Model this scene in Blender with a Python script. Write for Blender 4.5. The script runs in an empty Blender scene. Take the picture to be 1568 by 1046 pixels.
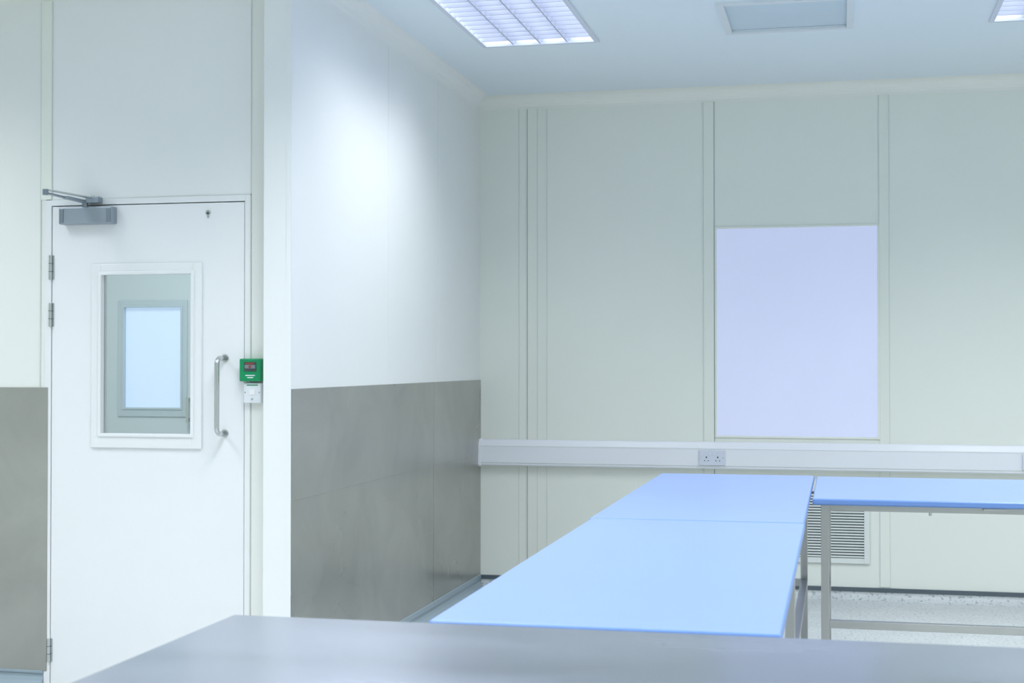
import bpy, bmesh, math
from mathutils import Vector, Matrix
sc = bpy.context.scene
sc.view_settings.view_transform = 'Standard'
sc.view_settings.look = 'None'
sc.view_settings.exposure = 0.0

# ------------------------------------------------------------------ materials
def mat(name, col, rough=0.5, metal=0.0, emis=None, es=0.0, var=0.03, vscale=3.0,
        bump=0.0, bscale=200.0, stretch=None, spec=0.5, coat=0.0, rvar=0.0, speck=None, brush=None):
    m = bpy.data.materials.new(name); m.use_nodes = True
    nt = m.node_tree; n = nt.nodes; l = nt.links
    b = n["Principled BSDF"]
    b.inputs["Roughness"].default_value = rough
    b.inputs["Metallic"].default_value = metal
    b.inputs["Specular IOR Level"].default_value = spec
    b.inputs["Coat Weight"].default_value = coat
    tc = n.new("ShaderNodeTexCoord"); mp = n.new("ShaderNodeMapping")
    l.new(tc.outputs["Object"], mp.inputs["Vector"])
    if stretch: mp.inputs["Scale"].default_value = stretch
    nz = n.new("ShaderNodeTexNoise"); nz.inputs["Scale"].default_value = vscale
    nz.inputs["Detail"].default_value = 4
    l.new(mp.outputs[0], nz.inputs["Vector"])
    cr = n.new("ShaderNodeValToRGB")
    cr.color_ramp.elements[0].position = 0.3; cr.color_ramp.elements[1].position = 0.7
    lo = [max(0, c*(1-var)) for c in col]; hi = [min(1, c*(1+var)) for c in col]
    cr.color_ramp.elements[0].color = (*lo, 1); cr.color_ramp.elements[1].color = (*hi, 1)
    l.new(nz.outputs["Fac"], cr.inputs["Fac"])
    out = cr.outputs["Color"]
    if speck:
        vz = n.new("ShaderNodeTexNoise"); vz.inputs["Scale"].default_value = speck[1]
        vz.inputs["Detail"].default_value = 2
        l.new(tc.outputs["Object"], vz.inputs["Vector"])
        c2 = n.new("ShaderNodeValToRGB"); c2.color_ramp.elements[0].position = 0.56
        c2.color_ramp.elements[1].position = 0.64
        l.new(vz.outputs["Fac"], c2.inputs["Fac"])
        mx = n.new("ShaderNodeMix"); mx.data_type = 'RGBA'
        l.new(c2.outputs["Color"], mx.inputs[0]); l.new(out, mx.inputs[6])
        mx.inputs[7].default_value = (*speck[0], 1)
        out = mx.outputs[2]
    if brush:   # cloudy wipe marks + fine grain, multiplied over the base colour
        bm_ = n.new("ShaderNodeMapping"); bm_.inputs["Scale"].default_value = brush[0]
        l.new(tc.outputs["Object"], bm_.inputs["Vector"])
        sn = n.new("ShaderNodeTexNoise"); sn.inputs["Scale"].default_value = brush[1]; sn.inputs["Detail"].default_value = 8
        sn.inputs["Roughness"].default_value = 0.6; sn.inputs["Distortion"].default_value = 0.8
        l.new(bm_.outputs[0], sn.inputs["Vector"])
        mr2 = n.new("ShaderNodeMapRange"); mr2.inputs["From Min"].default_value = 0.3; mr2.inputs["From Max"].default_value = 0.7
        mr2.inputs["To Min"].default_value = 1-brush[2]; mr2.inputs["To Max"].default_value = 1+brush[2]
        l.new(sn.outputs["Fac"], mr2.inputs["Value"])
        vm = n.new("ShaderNodeVectorMath"); vm.operation = 'SCALE'
        l.new(out, vm.inputs[0]); l.new(mr2.outputs[0], vm.inputs["Scale"])
        out = vm.outputs[0]
    l.new(out, b.inputs["Base Color"])
    if rvar > 0:
        mr = n.new("ShaderNodeMapRange")
        mr.inputs["To Min"].default_value = max(0.02, rough-rvar); mr.inputs["To Max"].default_value = rough+rvar
        mr.inputs["From Min"].default_value = 0.3; mr.inputs["From Max"].default_value = 0.7
        l.new(nz.outputs["Fac"], mr.inputs["Value"]); l.new(mr.outputs[0], b.inputs["Roughness"])
    if bump > 0:
        bn = n.new("ShaderNodeTexNoise"); bn.inputs["Scale"].default_value = bscale
        l.new(mp.outputs[0], bn.inputs["Vector"])
        bp = n.new("ShaderNodeBump"); bp.inputs["Strength"].default_value = bump
        bp.inputs["Distance"].default_value = 0.002
        l.new(bn.outputs["Fac"], bp.inputs["Height"]); l.new(bp.outputs[0], b.inputs["Normal"])
    if emis:
        b.inputs["Emission Color"].default_value = (*emis, 1)
        b.inputs["Emission Strength"].default_value = es
    return m

M_wall   = mat("wall_cream_panel", (0.868, 0.898, 0.818), 0.38, var=0.008, vscale=1.0)
M_wallc  = mat("wall_cream_side", (0.87, 0.882, 0.838), 0.38, var=0.008, vscale=1.0)
M_wallw  = mat("wall_white_panel", (0.885, 0.902, 0.885), 0.35, var=0.008, vscale=1.0)
M_strip  = mat("cover_strip", (0.865, 0.893, 0.805), 0.35, var=0.005)
M_cove   = mat("coving_pvc", (0.88, 0.893, 0.82), 0.35, var=0.005)
M_gap    = mat("joint_gap", (0.40, 0.45, 0.44), 0.7, var=0.05)
M_gapl   = mat("joint_gap_light", (0.72, 0.77, 0.72), 0.7, var=0.02)
M_ceil   = mat("ceiling_panel", (0.81, 0.895, 0.93), 0.5, var=0.006, vscale=1.0)
M_floor  = mat("speckled_vinyl", (0.60, 0.63, 0.635), 0.35, var=0.05, vscale=6, speck=((0.38,0.42,0.43), 60))
M_curb   = mat("floor_edge", (0.32, 0.40, 0.45), 0.4, var=0.03)
M_base   = mat("dark_skirting", (0.10, 0.13, 0.15), 0.5, var=0.05)
M_steelw = mat("steel_cladding", (0.415, 0.415, 0.385), 0.32, metal=0.72, var=0.09, vscale=1.3, rvar=0.10, stretch=(1,1,0.7), brush=((1.0,1.0,1.0),2.2,0.10))
M_steelt = mat("steel_tabletop", (0.53, 0.56, 0.65), 0.24, metal=0.95, var=0.05, vscale=1.4, rvar=0.05, stretch=(1,3,1))
M_tube   = mat("steel_tube", (0.50, 0.50, 0.48), 0.35, metal=0.9, var=0.05)
M_chrome = mat("brushed_chrome", (0.60, 0.62, 0.62), 0.25, metal=1.0, var=0.03)
M_blue   = mat("blue_laminate", (0.245, 0.362, 0.68), 0.30, var=0.015, vscale=2)
M_blueE  = mat("blue_edge", (0.15, 0.28, 0.61), 0.35, var=0.02)
M_door   = mat("door_white", (0.895, 0.905, 0.91), 0.35, var=0.004)
M_frame  = mat("frame_white", (0.88, 0.895, 0.89), 0.35, var=0.004)
M_closer = mat("closer_grey", (0.34, 0.39, 0.44), 0.4, metal=0.4, var=0.03)
M_closed = mat("closer_arm_grey", (0.27, 0.31, 0.35), 0.35, metal=0.7, var=0.03)
M_green  = mat("green_plastic", (0.0, 0.27, 0.10), 0.35, var=0.03)
M_dark   = mat("dark_plastic", (0.05, 0.07, 0.07), 0.4, var=0.03)
M_red    = mat("label_red", (0.25, 0.06, 0.05), 0.4, var=0.03)
M_whitep = mat("white_plastic", (0.80, 0.83, 0.86), 0.3, var=0.005)
M_trunk  = mat("trunking_pvc", (0.87, 0.89, 0.93), 0.32, var=0.005)
M_socket = mat("socket_plastic", (0.70, 0.73, 0.83), 0.3, var=0.005)
M_lit    = mat("frosted_window", (0.55, 0.58, 0.72), 0.4, emis=(0.64, 0.70, 0.98), es=0.38, var=0.01)
M_lit2   = mat("far_room_glow_pane", (0.5, 0.58, 0.7), 0.4, emis=(0.62, 0.76, 1.0), es=0.55, var=0.01)  # far door pane: emission stands in for the bright room behind it
M_lampb  = mat("lamp_backplate", (0.9,0.9,0.95), 0.4, emis=(0.80,0.86,1.0), es=3.4, var=0.01)
M_blade  = mat("louvre_blade", (0.64,0.67,0.78), 0.22, metal=0.3, var=0.01)
M_lframe = mat("luminaire_frame", (0.70,0.74,0.82), 0.4, var=0.01)
M_vfr    = mat("vent_frame", (0.74,0.79,0.80), 0.4, var=0.01)
M_vpan   = mat("vent_panel", (0.60,0.71,0.76), 0.5, var=0.02)
M_grille = mat("grille_paint", (0.80,0.84,0.80), 0.4, var=0.01)
M_slot   = mat("grille_dark", (0.10,0.12,0.14), 0.7, var=0.05)
M_corr   = mat("corridor_wall", (0.62,0.69,0.72), 0.5, var=0.01)

def glass():
    m = bpy.data.materials.new("clear_glazing"); m.use_nodes = True
    nt = m.node_tree; nt.nodes.clear()
    o = nt.nodes.new("ShaderNodeOutputMaterial"); t = nt.nodes.new("ShaderNodeBsdfTransparent")
    t.inputs[0].default_value = (0.91,0.95,0.96,1)
    g = nt.nodes.new("ShaderNodeBsdfGlossy"); g.inputs["Roughness"].default_value = 0.03
    mx = nt.nodes.new("ShaderNodeMixShader"); lw = nt.nodes.new("ShaderNodeFresnel"); lw.inputs[0].default_value = 1.45
    nt.links.new(lw.outputs[0], mx.inputs[0]); nt.links.new(t.outputs[0], mx.inputs[1])
    nt.links.new(g.outputs[0], mx.inputs[2]); nt.links.new(mx.outputs[0], o.inputs[0])
    return m
M_glass = glass()

# ------------------------------------------------------------------ builder
class B:
    def __init__(s, name, origin=(0,0,0)):
        s.name = name; s.bm = bmesh.new(); s.mats = []; s.o = Vector(origin)
    def _mi(s, m):
        if m not in s.mats: s.mats.append(m)
        return s.mats.index(m)
    def _merge(s, t, m, smooth=False):
        i = s._mi(m)
        bmesh.ops.recalc_face_normals(t, faces=t.faces[:])
        for f in t.faces: f.material_index = i; f.smooth = smooth
        me = bpy.data.meshes.new("tmp"); t.to_mesh(me); t.free()
        s.bm.from_mesh(me); bpy.data.meshes.remove(me)
    def box(s, x0,x1,y0,y1,z0,z1, m, bev=0.0, seg=2, rot=None):
        t = bmesh.new(); bmesh.ops.create_cube(t, size=1)
        bmesh.ops.scale(t, vec=(abs(x1-x0),abs(y1-y0),abs(z1-z0)), verts=t.verts)
        if bev > 0: bmesh.ops.bevel(t, geom=t.edges[:], offset=bev, segments=seg, affect='EDGES', profile=0.5)
        if rot: bmesh.ops.rotate(t, cent=(0,0,0), matrix=rot, verts=t.verts)
        bmesh.ops.translate(t, vec=((x0+x1)/2,(y0+y1)/2,(z0+z1)/2), verts=t.verts)
        s._merge(t, m); return s
    def bar(s, p0, p1, w, h, m, bev=0.0):
        p0=Vector(p0); p1=Vector(p1); d=p1-p0; L=d.length; mid=(p0+p1)/2
        q = d.to_track_quat('X','Z').to_matrix()
        t=bmesh.new(); bmesh.ops.create_cube(t,size=1)
        bmesh.ops.scale(t, vec=(L,w,h), verts=t.verts)
        if bev>0: bmesh.ops.bevel(t, geom=t.edges[:], offset=bev, segments=2, affect='EDGES', profile=0.5)
        bmesh.ops.rotate(t, cent=(0,0,0), matrix=q, verts=t.verts)
        bmesh.ops.translate(t, vec=mid, verts=t.verts); s._merge(t,m); return s
    def cyl(s, p0, p1, r, m, seg=20, r2=None):
        p0=Vector(p0); p1=Vector(p1); d=p1-p0
        t=bmesh.new(); bmesh.ops.create_cone(t, cap_ends=True, segments=seg, radius1=r, radius2=r if r2 is None else r2, depth=d.length)
        bmesh.ops.rotate(t, cent=(0,0,0), matrix=d.to_track_quat('Z','Y').to_matrix(), verts=t.verts)
        bmesh.ops.translate(t, vec=(p0+p1)/2, verts=t.verts); s._merge(t,m,False)
        return s
    def sweep(s, pts, r, m, seg=14):
        t=bmesh.new(); pts=[Vector(p) for p in pts]; rings=[]
        for i,p in enumerate(pts):
            a=pts[max(0,i-1)]; b=pts[min(len(pts)-1,i+1)]; d=(b-a).normalized()
            n=Vector((1,0,0)); u=d.cross(n).normalized()
            rings.append([t.verts.new(p+n*math.cos(k*2*math.pi/seg)*r+u*math.sin(k*2*math.pi/seg)*r) for k in range(seg)])
        for a,b in zip(rings,rings[1:]):
            for k in range(seg): t.faces.new((a[k],a[(k+1)%seg],b[(k+1)%seg],b[k]))
        t.faces.new(rings[0]); t.faces.new(rings[-1]); s._merge(t,m,True); return s
    def prism(s, prof, axis, a, b, m, smooth=False):
        t=bmesh.new()
        def P(p,c):
            return (c,p[0],p[1]) if axis=='x' else (p[0],c,p[1])
        A=[t.verts.new(P(p,a)) for p in prof]; Bv=[t.verts.new(P(p,b)) for p in prof]
        n=len(prof)
        for k in range(n): t.faces.new((A[k],A[(k+1)%n],Bv[(k+1)%n],Bv[k]))
        t.faces.new(A); t.faces.new(Bv); s._merge(t,m,smooth); return s
    def done(s):
        if s.o.length>0: bmesh.ops.translate(s.bm, vec=-s.o, verts=s.bm.verts)
        me=bpy.data.meshes.new(s.name); s.bm.to_mesh(me); s.bm.free()
        for m in s.mats: me.materials.append(m)
        ob=bpy.data.objects.new(s.name, me); ob.location=s.o; sc.collection.objects.link(ob)
        return ob

H = 3.03
F = -0.05        # finished floor level (coved skirting rises from here to z=0)
XL, XR, YF, YB = -5.6, 4.6, -3.0, 8.8
PX0, PX1, PY = -2.333, -2.211, 5.587     # partition
DY = 5.70                                 # door wall plane
# ------------------------------------------------------------------ shell
B("floor").box(XL-.1,XR+.1,YF-.1,9.4,F-.1,F,M_floor).done()
B("wall_back").box(PX1,XR+.1,YB,YB+.1,F,H,M_wall).done()
B("wall_right").box(XR,XR+.1,YF,YB,F,H,M_wall).done()
B("wall_front").box(XL-.1,XR+.1,YF-.1,YF,F,H,M_wall).done()
B("wall_left").box(XL-.1,XL,YF,9.3,F,H,M_wall).done()
b=B("wall_partition")
b.box(PX0,PX1,PY,9.3,F,H,M_wallw,0.004)
b.done()
b=B("wall_door_side")
b.box(XL,-3.40,DY,DY+.1,F,H,M_wallc)
b.box(-2.433,PX0,DY,DY+.1,F,H,M_wallc)
b.box(-3.40,-2.433,DY,DY+.1,2.075,H,M_wallw)
b.done()
B("wall_corridor").box(XL,PX0,9.2,9.3,F,H,M_corr).done()

# luminaires & ceiling with recess openings
LW, LL = 0.61, 1.50
lums=[(-1.52,6.60),(1.03,6.60),(3.5,6.60),(-1.52,4.25),(1.03,4.25),(-4.05,4.25),(3.5,3.3),
      (-1.52,2.05),(1.03,2.05),(-4.05,2.05),(-1.52,-0.6),(1.03,-0.6),(3.5,-0.6),(-4.05,-0.6)]
vent=(-0.54,0.06,6.70,7.30)
rects=[(x-LW/2,x+LW/2,y-LL/2,y+LL/2) for x,y in lums]+[vent]
xs=sorted(set([XL-.1,XR+.1]+[r[0] for r in rects]+[r[1] for r in rects]))
ys=sorted(set([YF-.1,9.4]+[r[2] for r in rects]+[r[3] for r in rects]))
b=B("ceiling")
for i in range(len(xs)-1):
    for j in range(len(ys)-1):
        cx=(xs[i]+xs[i+1])/2; cy=(ys[j]+ys[j+1])/2
        if any(r[0]<cx<r[1] and r[2]<cy<r[3] for r in rects): continue
        b.box(xs[i],xs[i+1],ys[j],ys[j+1],H,H+.10,M_ceil)
b.done()

def luminaire(cx,cy,power):
    x0,x1,y0,y1=cx-LW/2,cx+LW/2,cy-LL/2,cy+LL/2
    b=B("ceiling_light",(cx,cy,H))
    f=0.018
    b.box(x0-.006,x0+f,y0-.006,y1+.006,H-.008,H+.004,M_lframe)
    b.box(x1-f,x1+.006,y0-.006,y1+.006,H-.008,H+.004,M_lframe)
    b.box(x0+f,x1-f,y0-.006,y0+f,H-.008,H+.004,M_lframe)
    b.box(x0+f,x1-f,y1-f,y1+.006,H-.008,H+.004,M_lframe)
    # housing
    b.box(x0,x0+.004,y0,y1,H+.004,H+.09,M_blade); b.box(x1-.004,x1,y0,y1,H+.004,H+.09,M_blade)
    b.box(x0,x1,y0,y0+.004,H+.004,H+.09,M_blade); b.box(x0,x1,y1-.004,y1,H+.004,H+.09,M_blade)
    b.box(x0,x1,y0,y1,H+.086,H+.09,M_lampb)
    n=4
    for k in range(1,n):
        xx=x0+f+(x1-x0-2*f)*k/n
        b.prism([(xx-.004,H-.002),(xx+.004,H-.002),(xx+.020,H+.05),(xx-.020,H+.05)],'y',y0+.01,y1-.01,M_blade)
    m=16
    for k in range(1,m):
        yy=y0+f+(y1-y0-2*f)*k/m
        b.prism([(yy-.003,H-.001),(yy+.003,H-.001),(yy+.009,H+.03),(yy-.009,H+.03)],'x',x0+.01,x1-.01,M_blade)
    ob=b.done()
    L=bpy.data.lights.new("lamp","AREA"); L.shape='RECTANGLE'; L.size=LW-.08; L.size_y=LL-.1
    L.energy=power; L.color=(0.955,0.98,1.0); L.spread=math.radians(128)
    lo=bpy.data.objects.new("lamp",L); sc.collection.objects.link(lo)
    lo.parent=ob; lo.location=(0,0,-0.012)
for i,(x,y) in enumerate(lums): luminaire(x,y,14 if i==0 else (20 if x<-4 else 27))

b=B("ceiling_air_vent",((vent[0]+vent[1])/2,7.0,H))
x0,x1,y0,y1=vent
b.box(x0-.012,x0+.02,y0-.012,y1+.012,H-.014,H+.003,M_vfr,0.002); b.box(x1-.02,x1+.012,y0-.012,y1+.012,H-.014,H+.003,M_vfr,0.002)
b.box(x0+.02,x1-.02,y0-.012,y0+.02,H-.014,H+.003,M_vfr,0.002); b.box(x0+.02,x1-.02,y1-.02,y1+.012,H-.014,H+.003,M_vfr,0.002)
b.box(x0,x1,y0,y1,H+.003,H+.01,M_vpan)
b.done()

# ------------------------------------------------------------------ coving
def coveprof(sx, w0, r=0.08, n=8):   # wall plane w0, sx=+1 room is on + side
    pts=[(w0,H),(w0,H-r)]
    for k in range(1,n):
        a=math.pi/2*k/n
        pts.append((w0+sx*(r-r*math.cos(a)), H-r+r*math.sin(a)))
    pts.append((w0+sx*r,H)); return pts
B("trim_1").prism(coveprof(-1,YB),'x',PX1,XR,M_cove).done()
B("trim_2").prism(coveprof(1,PX1),'y',PY,YB,M_wallw).done()
B("trim_3").prism(coveprof(-1,DY),'x',XL,PX0,M_cove).done()
B("trim_4").prism(coveprof(-1,XR),'y',YF,YB,M_cove).done()

# cover strips / seams -------------------------------------------------
def vstrip_back(b,xa,xb,z0=0.03,z1=H-.08,ga=M_gapl,gb=M_gapl):
    b.box(xa,xb,YB-.004,YB,z0,z1,M_strip)
    b.box(xa-.0025,xa+.0015,YB-.005,YB,z0,z1,ga); b.box(xb-.0015,xb+.0025,YB-.005,YB,z0,z1,gb)
b=B("trim_5")
vstrip_back(b,-1.904,-1.841,ga=M_gap,gb=M_gapl)
b.box(-1.781,-1.778,YB-.003,YB,.03,H-.08,M_gapl)
b.box(-1.960,-1.957,YB-.003,YB,.03,H-.08,M_gapl)
vstrip_back(b,-.804,-.741,ga=M_gapl,gb=M_gap)
vstrip_back(b,.234,.290,ga=M_gapl,gb=M_gapl)
vstrip_back(b,1.45,1.51)
vstrip_back(b,2.65,2.71)
b.done()
M_seam = mat("side_seam", (0.80,0.83,0.80), 0.6, var=0.01)
b=B("trim_6")   # side wall seams + corner angle
b.box(PX1,PX1+.0010,6.90,6.905,1.25,H-.08,M_seam)
b.box(PX1,PX1+.0010,7.825,7.83,1.25,H-.08,M_seam)
b.box(PX1,PX1+.003,PY-.003,5.675,1.25,H,M_frame)
b.box(PX1-.018,PX1+.003,PY-.004,PY,F,H,M_frame)
b.done()
b=B("trim_7")   # door wall strips
b.box(-3.424,-3.372,DY-.004,DY,2.075,H-.08,M_strip)
b.box(-3.427,-3.423,DY-.005,DY,1.25,H-.08,M_gapl); b.box(-3.374,-3.370,DY-.005,DY,2.075,H-.08,M_gapl)
b.box(-2.437,-2.434,DY-.003,DY,F,H-.08,M_gapl)
b.box(-3.372,-2.434,DY-.003,DY,2.072,2.076,M_gapl)
b.done()

# coved vinyl skirting -------------------------------------------------
def skirt(w0, s):
    return [(w0,F),(w0+s*.045,F),(w0+s*.028,F+.006),(w0+s*.014,F+.018),(w0+s*.007,F+.034),(w0+s*.006,0),(w0,0)]
b=B("baseboard_back"); b.prism(skirt(YB,-1),'x',PX1+.01,XR,M_floor); b.box(PX1+.01,XR,YB-.010,YB,0,.024,M_base); b.done()
b=B("baseboard_right"); b.prism(skirt(XR,-1),'y',YF,YB-.05,M_floor); b.box(XR-.010,XR,YF,YB-.05,0,.024,M_base); b.done()
b=B("baseboard_side"); b.prism(skirt(PX1,1),'y',PY,YB-.01,M_curb); b.box(PX1,PX1+.012,PY,YB-.01,0,.03,M_curb,.003); b.done()
b=B("baseboard_door_side"); b.prism(skirt(DY,-1),'x',XL,-3.401,M_curb); b.box(XL,-3.401,DY-.012,DY,0,.012,M_curb,.002); b.done()

# steel cladding -------------------------------------------------------
b=B("steel_wall_cladding",(PX1,7.2,0.6))
for y0,y1 in ((PY+.004,7.718),(7.722,YB)):
    b.box(PX1,PX1+.004,y0,y1,.03,.786,M_steelw); b.box(PX1,PX1+.0055,y0,y1,.786,1.25,M_steelw,0.001)
b.done()
b=B("steel_wall_cladding",(-4.5,DY,0.6))
b.box(XL,-4.60,DY-.007,DY,.012,1.25,M_steelw); b.box(-4.597,-3.401,DY-.007,DY,.012,1.25,M_steelw)
b.box(-3.401,-3.384,DY-.009,DY-.006,.012,1.25,M_steelw)
b.done()

# ------------------------------------------------------------------ frosted window
b=B("window_1",(-.25,YB,1.54))
b.box(-.725,.222,YB-.005,YB,.916,2.172,M_lit)
for (xa,xb,za,zb) in ((-.737,-.725,.904,2.184),(.222,.234,.904,2.184),(-.725,.222,2.172,2.184),(-.725,.222,.904,.916)):
    b.box(xa,xb,YB-.008,YB,za,zb,M_strip,0.001)
b.done()

# ------------------------------------------------------------------ trunking + sockets
b=B("cable_trunking",(0,8.77,.8))
prof=[(8.8,.715),(8.752,.715),(8.742,.722),(8.742,.733),(8.739,.735),(8.739,.838),(8.745,.843),(8.762,.872),(8.768,.878),(8.8,.878)]
b.prism(prof,'x',PX1,XR,M_trunk)
b.box(PX1,XR,8.7375,8.74,.7345,.7365,M_gapl); b.box(PX1,XR,8.7375,8.742,.8365,.8385,M_gapl)
b.prism([(8.8,.708),(8.748,.708),(8.735,.72),(8.735,.842),(8.758,.880),(8.8,.885)],'x',PX1,PX1+.02,M_trunk)
b.done()
def socket(xc):
    zc=.784; y=8.7375
    b=B("double_wall_socket",(xc,y,zc))
    b.box(xc-.078,xc+.078,y-.010,y,zc-.046,zc+.046,M_socket,0.003)
    for s in (-1,1):
        cx=xc+s*.034
        b.box(cx-.0035,cx+.0035,y-.0108,y-.009,zc-.002,zc+.008,M_dark)
        for q in (-1,1): b.box(cx+q*.011-.003,cx+q*.011+.003,y-.0108,y-.009,zc-.020,zc-.015,M_dark)
        b.box(xc+s*.012-.005,xc+s*.012+.005,y-.014,y-.009,zc+.014,zc+.032,M_whitep,0.001)
        b.cyl((xc+s*.066,y-.011,zc),(xc+s*.066,y-.009,zc),.003,M_chrome,10)
    b.done()
socket(-.750); socket(1.105)

# ------------------------------------------------------------------ wall grille
b=B("air_vent_grille",(-.12,YB,.4))
gx0,gx1,gz0,gz1=-.42,.173,.164,.62
b.box(gx0,gx1,YB-.004,YB,gz0,gz1,M_slot)
w=.032
b.box(gx0,gx0+w,YB-.014,YB,gz0,gz1,M_grille,0.002); b.box(gx1-w,gx1,YB-.014,YB,gz0,gz1,M_grille,0.002)
b.box(gx0+w,gx1-w,YB-.014,YB,gz0,gz0+w,M_grille,0.002); b.box(gx0+w,gx1-w,YB-.014,YB,gz1-w,gz1,M_grille,0.002)
z=gz0+w+.006
while z<gz1-w-.01:
    b.prism([(YB-.013,z),(YB-.012,z-.002),(YB-.003,z+.006),(YB-.004,z+.008)],'x',gx0+w,gx1-w,M_grille)
    z+=.0165
b.done()

# ------------------------------------------------------------------ door
dx0,dx1,dt=-3.368,-2.465,2.043
b=B("door_frame",(-2.9,DY,1))
b.box(-3.40,dx0-.003,DY-.006,DY+.1,F,2.072,M_frame,0.001)
b.box(dx1+.004,-2.437,DY-.006,DY+.1,F,2.072,M_frame,0.001)
b.box(dx0-.003,dx1+.004,DY-.006,DY+.1,dt+.004,2.072,M_frame,0.001)
b.box(dx0-.003,dx0+.018,DY+.055,DY+.1,F,dt+.004,M_gap); b.box(dx1-.018,dx1+.004,DY+.055,DY+.1,F,dt+.004,M_gap)
b.box(dx0,dx1,DY+.055,DY+.1,dt-.015,dt+.004,M_gap)
b.done()
def door(name, x0,x1,yf,wx0,wx1,wz0,wz1,m,gl,hand=True):
    b=B(name,((x0+x1)/2,yf,1.0)); yb=yf+.044
    z0=F+.006
    b.box(x0,wx0,yf,yb,z0,dt,m,0.0015); b.box(wx1,x1,yf,yb,z0,dt,m,0.0015)
    b.box(wx0-.001,wx1+.001,yf,yb,z0,wz0,m); b.box(wx0-.001,wx1+.001,yf,yb,wz1,dt,m)
    b.box(wx0,wx1,yf+.018,yf+.024,wz0,wz1,gl)
    f=.046
    b.box(wx0-f,wx0,yf-.010,yf,wz0-f-.014,wz1+f,M_frame,0.003); b.box(wx1,wx1+f,yf-.010,yf,wz0-f-.014,wz1+f,M_frame,0.003)
    b.box(wx0-.002,wx1+.002,yf-.010,yf,wz1,wz1+f,M_frame,0.003); b.box(wx0-.002,wx1+.002,yf-.010,yf,wz0-f-.014,wz0,M_frame,0.003)
    g=.012
    for (xa,xb,za,zb) in ((wx0-g,wx0+.003,wz0-g,wz1+g),(wx1-.003,wx1+g,wz0-g,wz1+g),(wx0,wx1,wz1-.003,wz1+g),(wx0,wx1,wz0-g,wz0+.003)):
        b.box(xa,xb,yf-.016,yf+.018,za,zb,M_frame,0.003)
    return b
b=door("door_1",dx0,dx1,DY-.002,-3.128,-2.702,1.05,1.742,M_door,M_glass)
# hinges
for za,zb in ((1.723,1.829),(1.517,1.62),(.053,.153)):
    b.cyl((dx0-.004,DY-.012,za),(dx0-.004,DY-.012,zb),.007,M_chrome,12)
    for k in (1,2): b.cyl((dx0-.004,DY-.012,za+(zb-za)*k/3-.001),(dx0-.004,DY-.012,za+(zb-za)*k/3+.001),.0078,M_dark,12)
    b.box(dx0,dx0+.010,DY-.005,DY,za,zb,M_chrome)
# small lock escutcheon near top
b.cyl((-2.63,DY-.008,2.0),(-2.63,DY,2.0),.011,M_chrome,20); b.cyl((-2.63,DY-.010,1.998),(-2.63,DY-.006,1.998),.005,M_dark,12)
b.box(-2.634,-2.626,DY-.007,DY,1.978,1.992,M_chrome,.001)
b.done()
# opposite corridor door
b=B("door_frame",(-4.6,9.2,1)); 
b.box(-5.15,-5.09,9.17,9.2,F,2.10,M_corr,0.002); b.box(-4.17,-4.11,9.17,9.2,F,2.10,M_corr,0.002); b.box(-5.15,-4.11,9.17,9.2,2.05,2.10,M_corr,0.002)
b.done()
M_door_save=M_frame
M_frame=mat("corridor_trim",(0.53,0.61,0.66),0.4,var=0.01)
b=door("door_2",-5.085,-4.175,9.15,-4.85,-4.42,1.045,1.745,M_corr,M_lit2)
b.box(-4.36,-4.34,9.09,9.11,.95,1.12,M_chrome,.004); b.box(-4.36,-4.34,9.10,9.15,.955,.98,M_chrome); b.box(-4.36,-4.34,9.10,9.15,1.09,1.115,M_chrome)
b.done()
M_frame=M_door_save

# pull handle
b=B("door_pull_handle",(-2.55,5.66,1.215))
hx,y0,yo,za,zb,r=-2.551,DY-.002,DY-.085,1.058,1.378,.0105
pts=[(hx,y0,zb)]
R=.03
for k in range(0,9):
    a=math.pi/2*k/8; pts.append((hx, yo+R-R*math.sin(a), zb-R+R*math.cos(a)))
for k in range(0,9):
    a=math.pi/2*k/8; pts.append((hx, yo+R-R*math.cos(a), za+R-R*math.sin(a)))
pts.append((hx,y0,za))
b.sweep(pts,r,M_chrome)
for zz in (za,zb): b.cyl((hx,y0-.005,zz),(hx,y0,zz),.017,M_chrome,20)
b.done()

# door closer
b=B("door_closer",(-3.18,5.66,2.0))
b.box(-3.310,-3.057,DY-.052,DY-.002,1.960,2.034,M_closer,0.005)
b.box(-3.306,-3.285,DY-.055,DY-.03,1.966,2.028,M_closed,0.002); b.box(-3.082,-3.061,DY-.055,DY-.03,1.966,2.028,M_closed,0.002)
b.cyl((-3.195,DY-.03,2.034),(-3.195,DY-.03,2.066),.013,M_closed)
b.bar((-3.195,DY-.03,2.056),(-3.225,5.40,2.067),.022,.007,M_closed,.002)
b.cyl((-3.225,5.40,2.058),(-3.225,5.40,2.082),.012,M_closed)
b.bar((-3.225,5.40,2.080),(-3.16,DY-.035,2.074),.016,.007,M_chrome,.002)
b.bar((-3.205,5.52,2.062),(-3.195,DY-.03,2.058),.028,.012,M_closer,.003)
b.box(-3.185,-3.125,DY-.045,DY-.006,2.052,2.078,M_closer,0.003)
b.cyl((-3.16,DY-.03,2.066),(-3.16,DY-.03,2.084),.008,M_chrome)
b.done()

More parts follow.
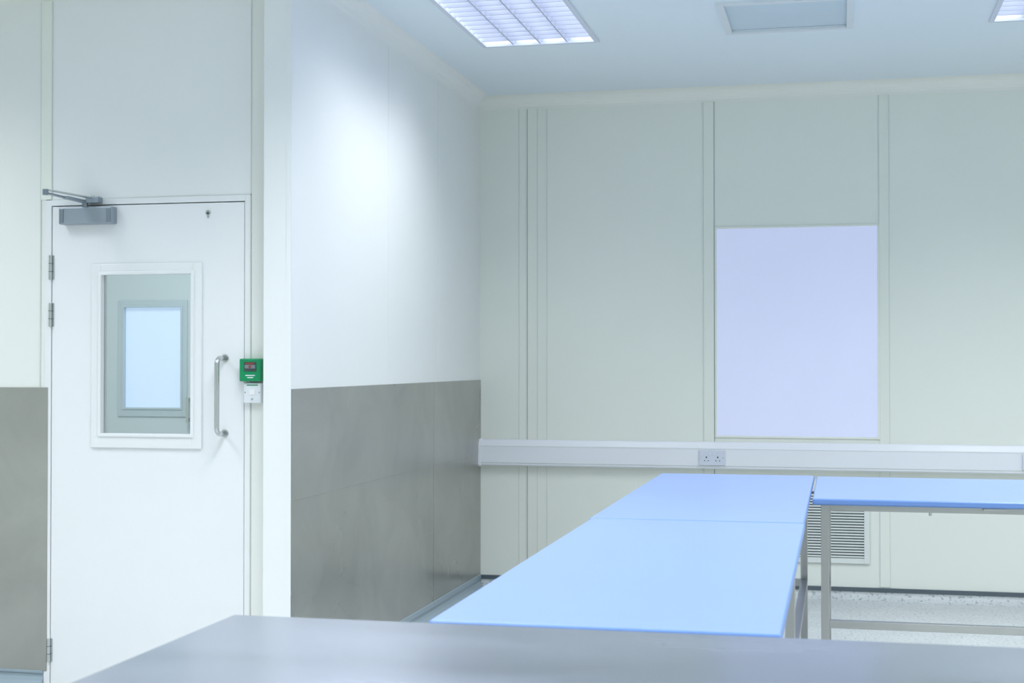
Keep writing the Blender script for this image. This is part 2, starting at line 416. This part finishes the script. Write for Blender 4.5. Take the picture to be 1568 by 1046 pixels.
# green break-glass unit
yy=DY
b=B("emergency_door_release",(-2.415,yy,1.33))
b.box(-2.468,-2.372,yy-.045,yy,1.280,1.376,M_green,0.005)
b.box(-2.446,-2.391,yy-.047,yy-.04,1.322,1.362,M_dark,0.001)
b.box(-2.442,-2.395,yy-.0485,yy-.046,1.334,1.350,M_closed); b.box(-2.438,-2.399,yy-.0490,yy-.047,1.352,1.359,M_red)
b.cyl((-2.4185,yy-.050,1.342),(-2.4185,yy-.046,1.342),.006,M_red,16)
b.box(-2.440,-2.397,yy-.0460,yy-.044,1.303,1.307,M_whitep); b.box(-2.432,-2.405,yy-.0460,yy-.044,1.294,1.298,M_whitep)
b.done()
b=B("key_switch",(-2.415,yy,1.235))
b.box(-2.455,-2.376,yy-.030,yy,1.188,1.274,M_whitep,0.004)
b.box(-2.428,-2.403,yy-.033,yy-.028,1.222,1.246,M_frame,0.002)
b.cyl((-2.447,yy-.031,1.233),(-2.447,yy-.029,1.233),.003,M_chrome,10); b.cyl((-2.384,yy-.031,1.233),(-2.384,yy-.029,1.233),.003,M_chrome,10)
b.box(-2.44,-2.39,yy-.0305,yy-.029,1.262,1.266,M_green)
b.cyl((-2.4155,yy-.034,1.205),(-2.4155,yy-.029,1.205),.004,M_chrome,12)
b.done()

# ------------------------------------------------------------------ tables
ZT=0.86
def table(name,x0,x1,y0,y1,topm,edgem,zt=ZT,th=.024,rail=.41,bolts=False,ins=.03):
    b=B(name,((x0+x1)/2,(y0+y1)/2,F))
    b.box(x0,x1,y0,y1,zt-th,zt,topm,0.007,4)
    i=b._mi(edgem)
    b.bm.faces.ensure_lookup_table(); b.bm.normal_update()
    for f in b.bm.faces:
        if f.normal.z<0.93: f.material_index=i
        f.smooth=False
    t=.030; zb=zt-th
    lx=[(x0+ins,x0+ins+t),(x1-ins-t,x1-ins)]; ly=[(y0+ins,y0+ins+t),(y1-ins-t,y1-ins)]
    for a,c in lx:
        for d,e in ly:
            b.box(a,c,d,e,F+.02,zb,M_tube,.002); b.cyl(((a+c)/2,(d+e)/2,F),((a+c)/2,(d+e)/2,F+.022),.016,M_dark,16,r2=.012)
    for d,e in ly: b.box(lx[0][1],lx[1][0],d,e,zb-.022,zb,M_tube)
    for a,c in lx: b.box(a,c,ly[0][1],ly[1][0],zb-.022,zb,M_tube)
    if (x1-x0)>(y1-y0):
        for a,c in lx: b.box(a,c,ly[0][1],ly[1][0],rail-.03,rail,M_tube,.001)
        b.box(lx[0][1],lx[1][0],ly[0][0],ly[0][1],rail-.028,rail,M_tube,.001)
    else:
        for d,e in ly: b.box(lx[0][1],lx[1][0],d,e,rail-.03,rail,M_tube,.001)
        b.box(lx[1][0],lx[1][1],ly[0][1],ly[1][0],rail-.028,rail,M_tube,.001)
    if bolts:
        for xx in (x0+.42,x0+1.15): b.cyl((xx,y0+ins+.015,zb-.034),(xx,y0+ins+.015,zb-.02),.006,M_chrome,10)
        b.box(x0+.60,x0+.68,y0+.01,y0+ins,zb-.008,zb,M_tube,.002)
    return b.done()
table("blue_worktable",-.780,-.105,2.690,4.563,M_blue,M_blueE)
table("blue_worktable",-.787,-.108,4.574,6.490,M_blue,M_blueE)
table("blue_worktable",-.098,1.812,5.40,6.46,M_blue,M_blueE,bolts=True)
table("steel_worktable",-1.180,1.25,1.72,2.678,M_steelt,M_steelt,zt=.858,th=.04,ins=.04)

# ------------------------------------------------------------------ corridor light
L=bpy.data.lights.new("corridor_lamp","AREA"); L.shape='RECTANGLE'; L.size=.5; L.size_y=1.0; L.energy=46; L.color=(0.96,0.98,1.0)
cb=B("ceiling_light",(-3.9,7.4,H)); 
cb.box(-4.2,-3.6,6.85,7.95,H-.03,H,M_lframe,.004); co=cb.done()
lo=bpy.data.objects.new("corridor_lamp",L); sc.collection.objects.link(lo); lo.parent=co; lo.location=(0,0,-.04)

# ------------------------------------------------------------------ world + camera
w=bpy.data.worlds.new("world"); sc.world=w; w.use_nodes=True
w.node_tree.nodes["Background"].inputs[0].default_value=(0.8,0.9,1,1); w.node_tree.nodes["Background"].inputs[1].default_value=0.3
cam=bpy.data.cameras.new("camera"); co=bpy.data.objects.new("camera",cam); sc.collection.objects.link(co)
cam.sensor_width=36; cam.lens=36*2200/1568; cam.clip_start=.05
co.location=(0,0,1.36)
co.rotation_euler=(math.radians(90)+math.atan(32/2200),0,math.radians(12.83))
cam.dof.use_dof=True; cam.dof.focus_distance=7.5; cam.dof.aperture_fstop=8
sc.camera=co
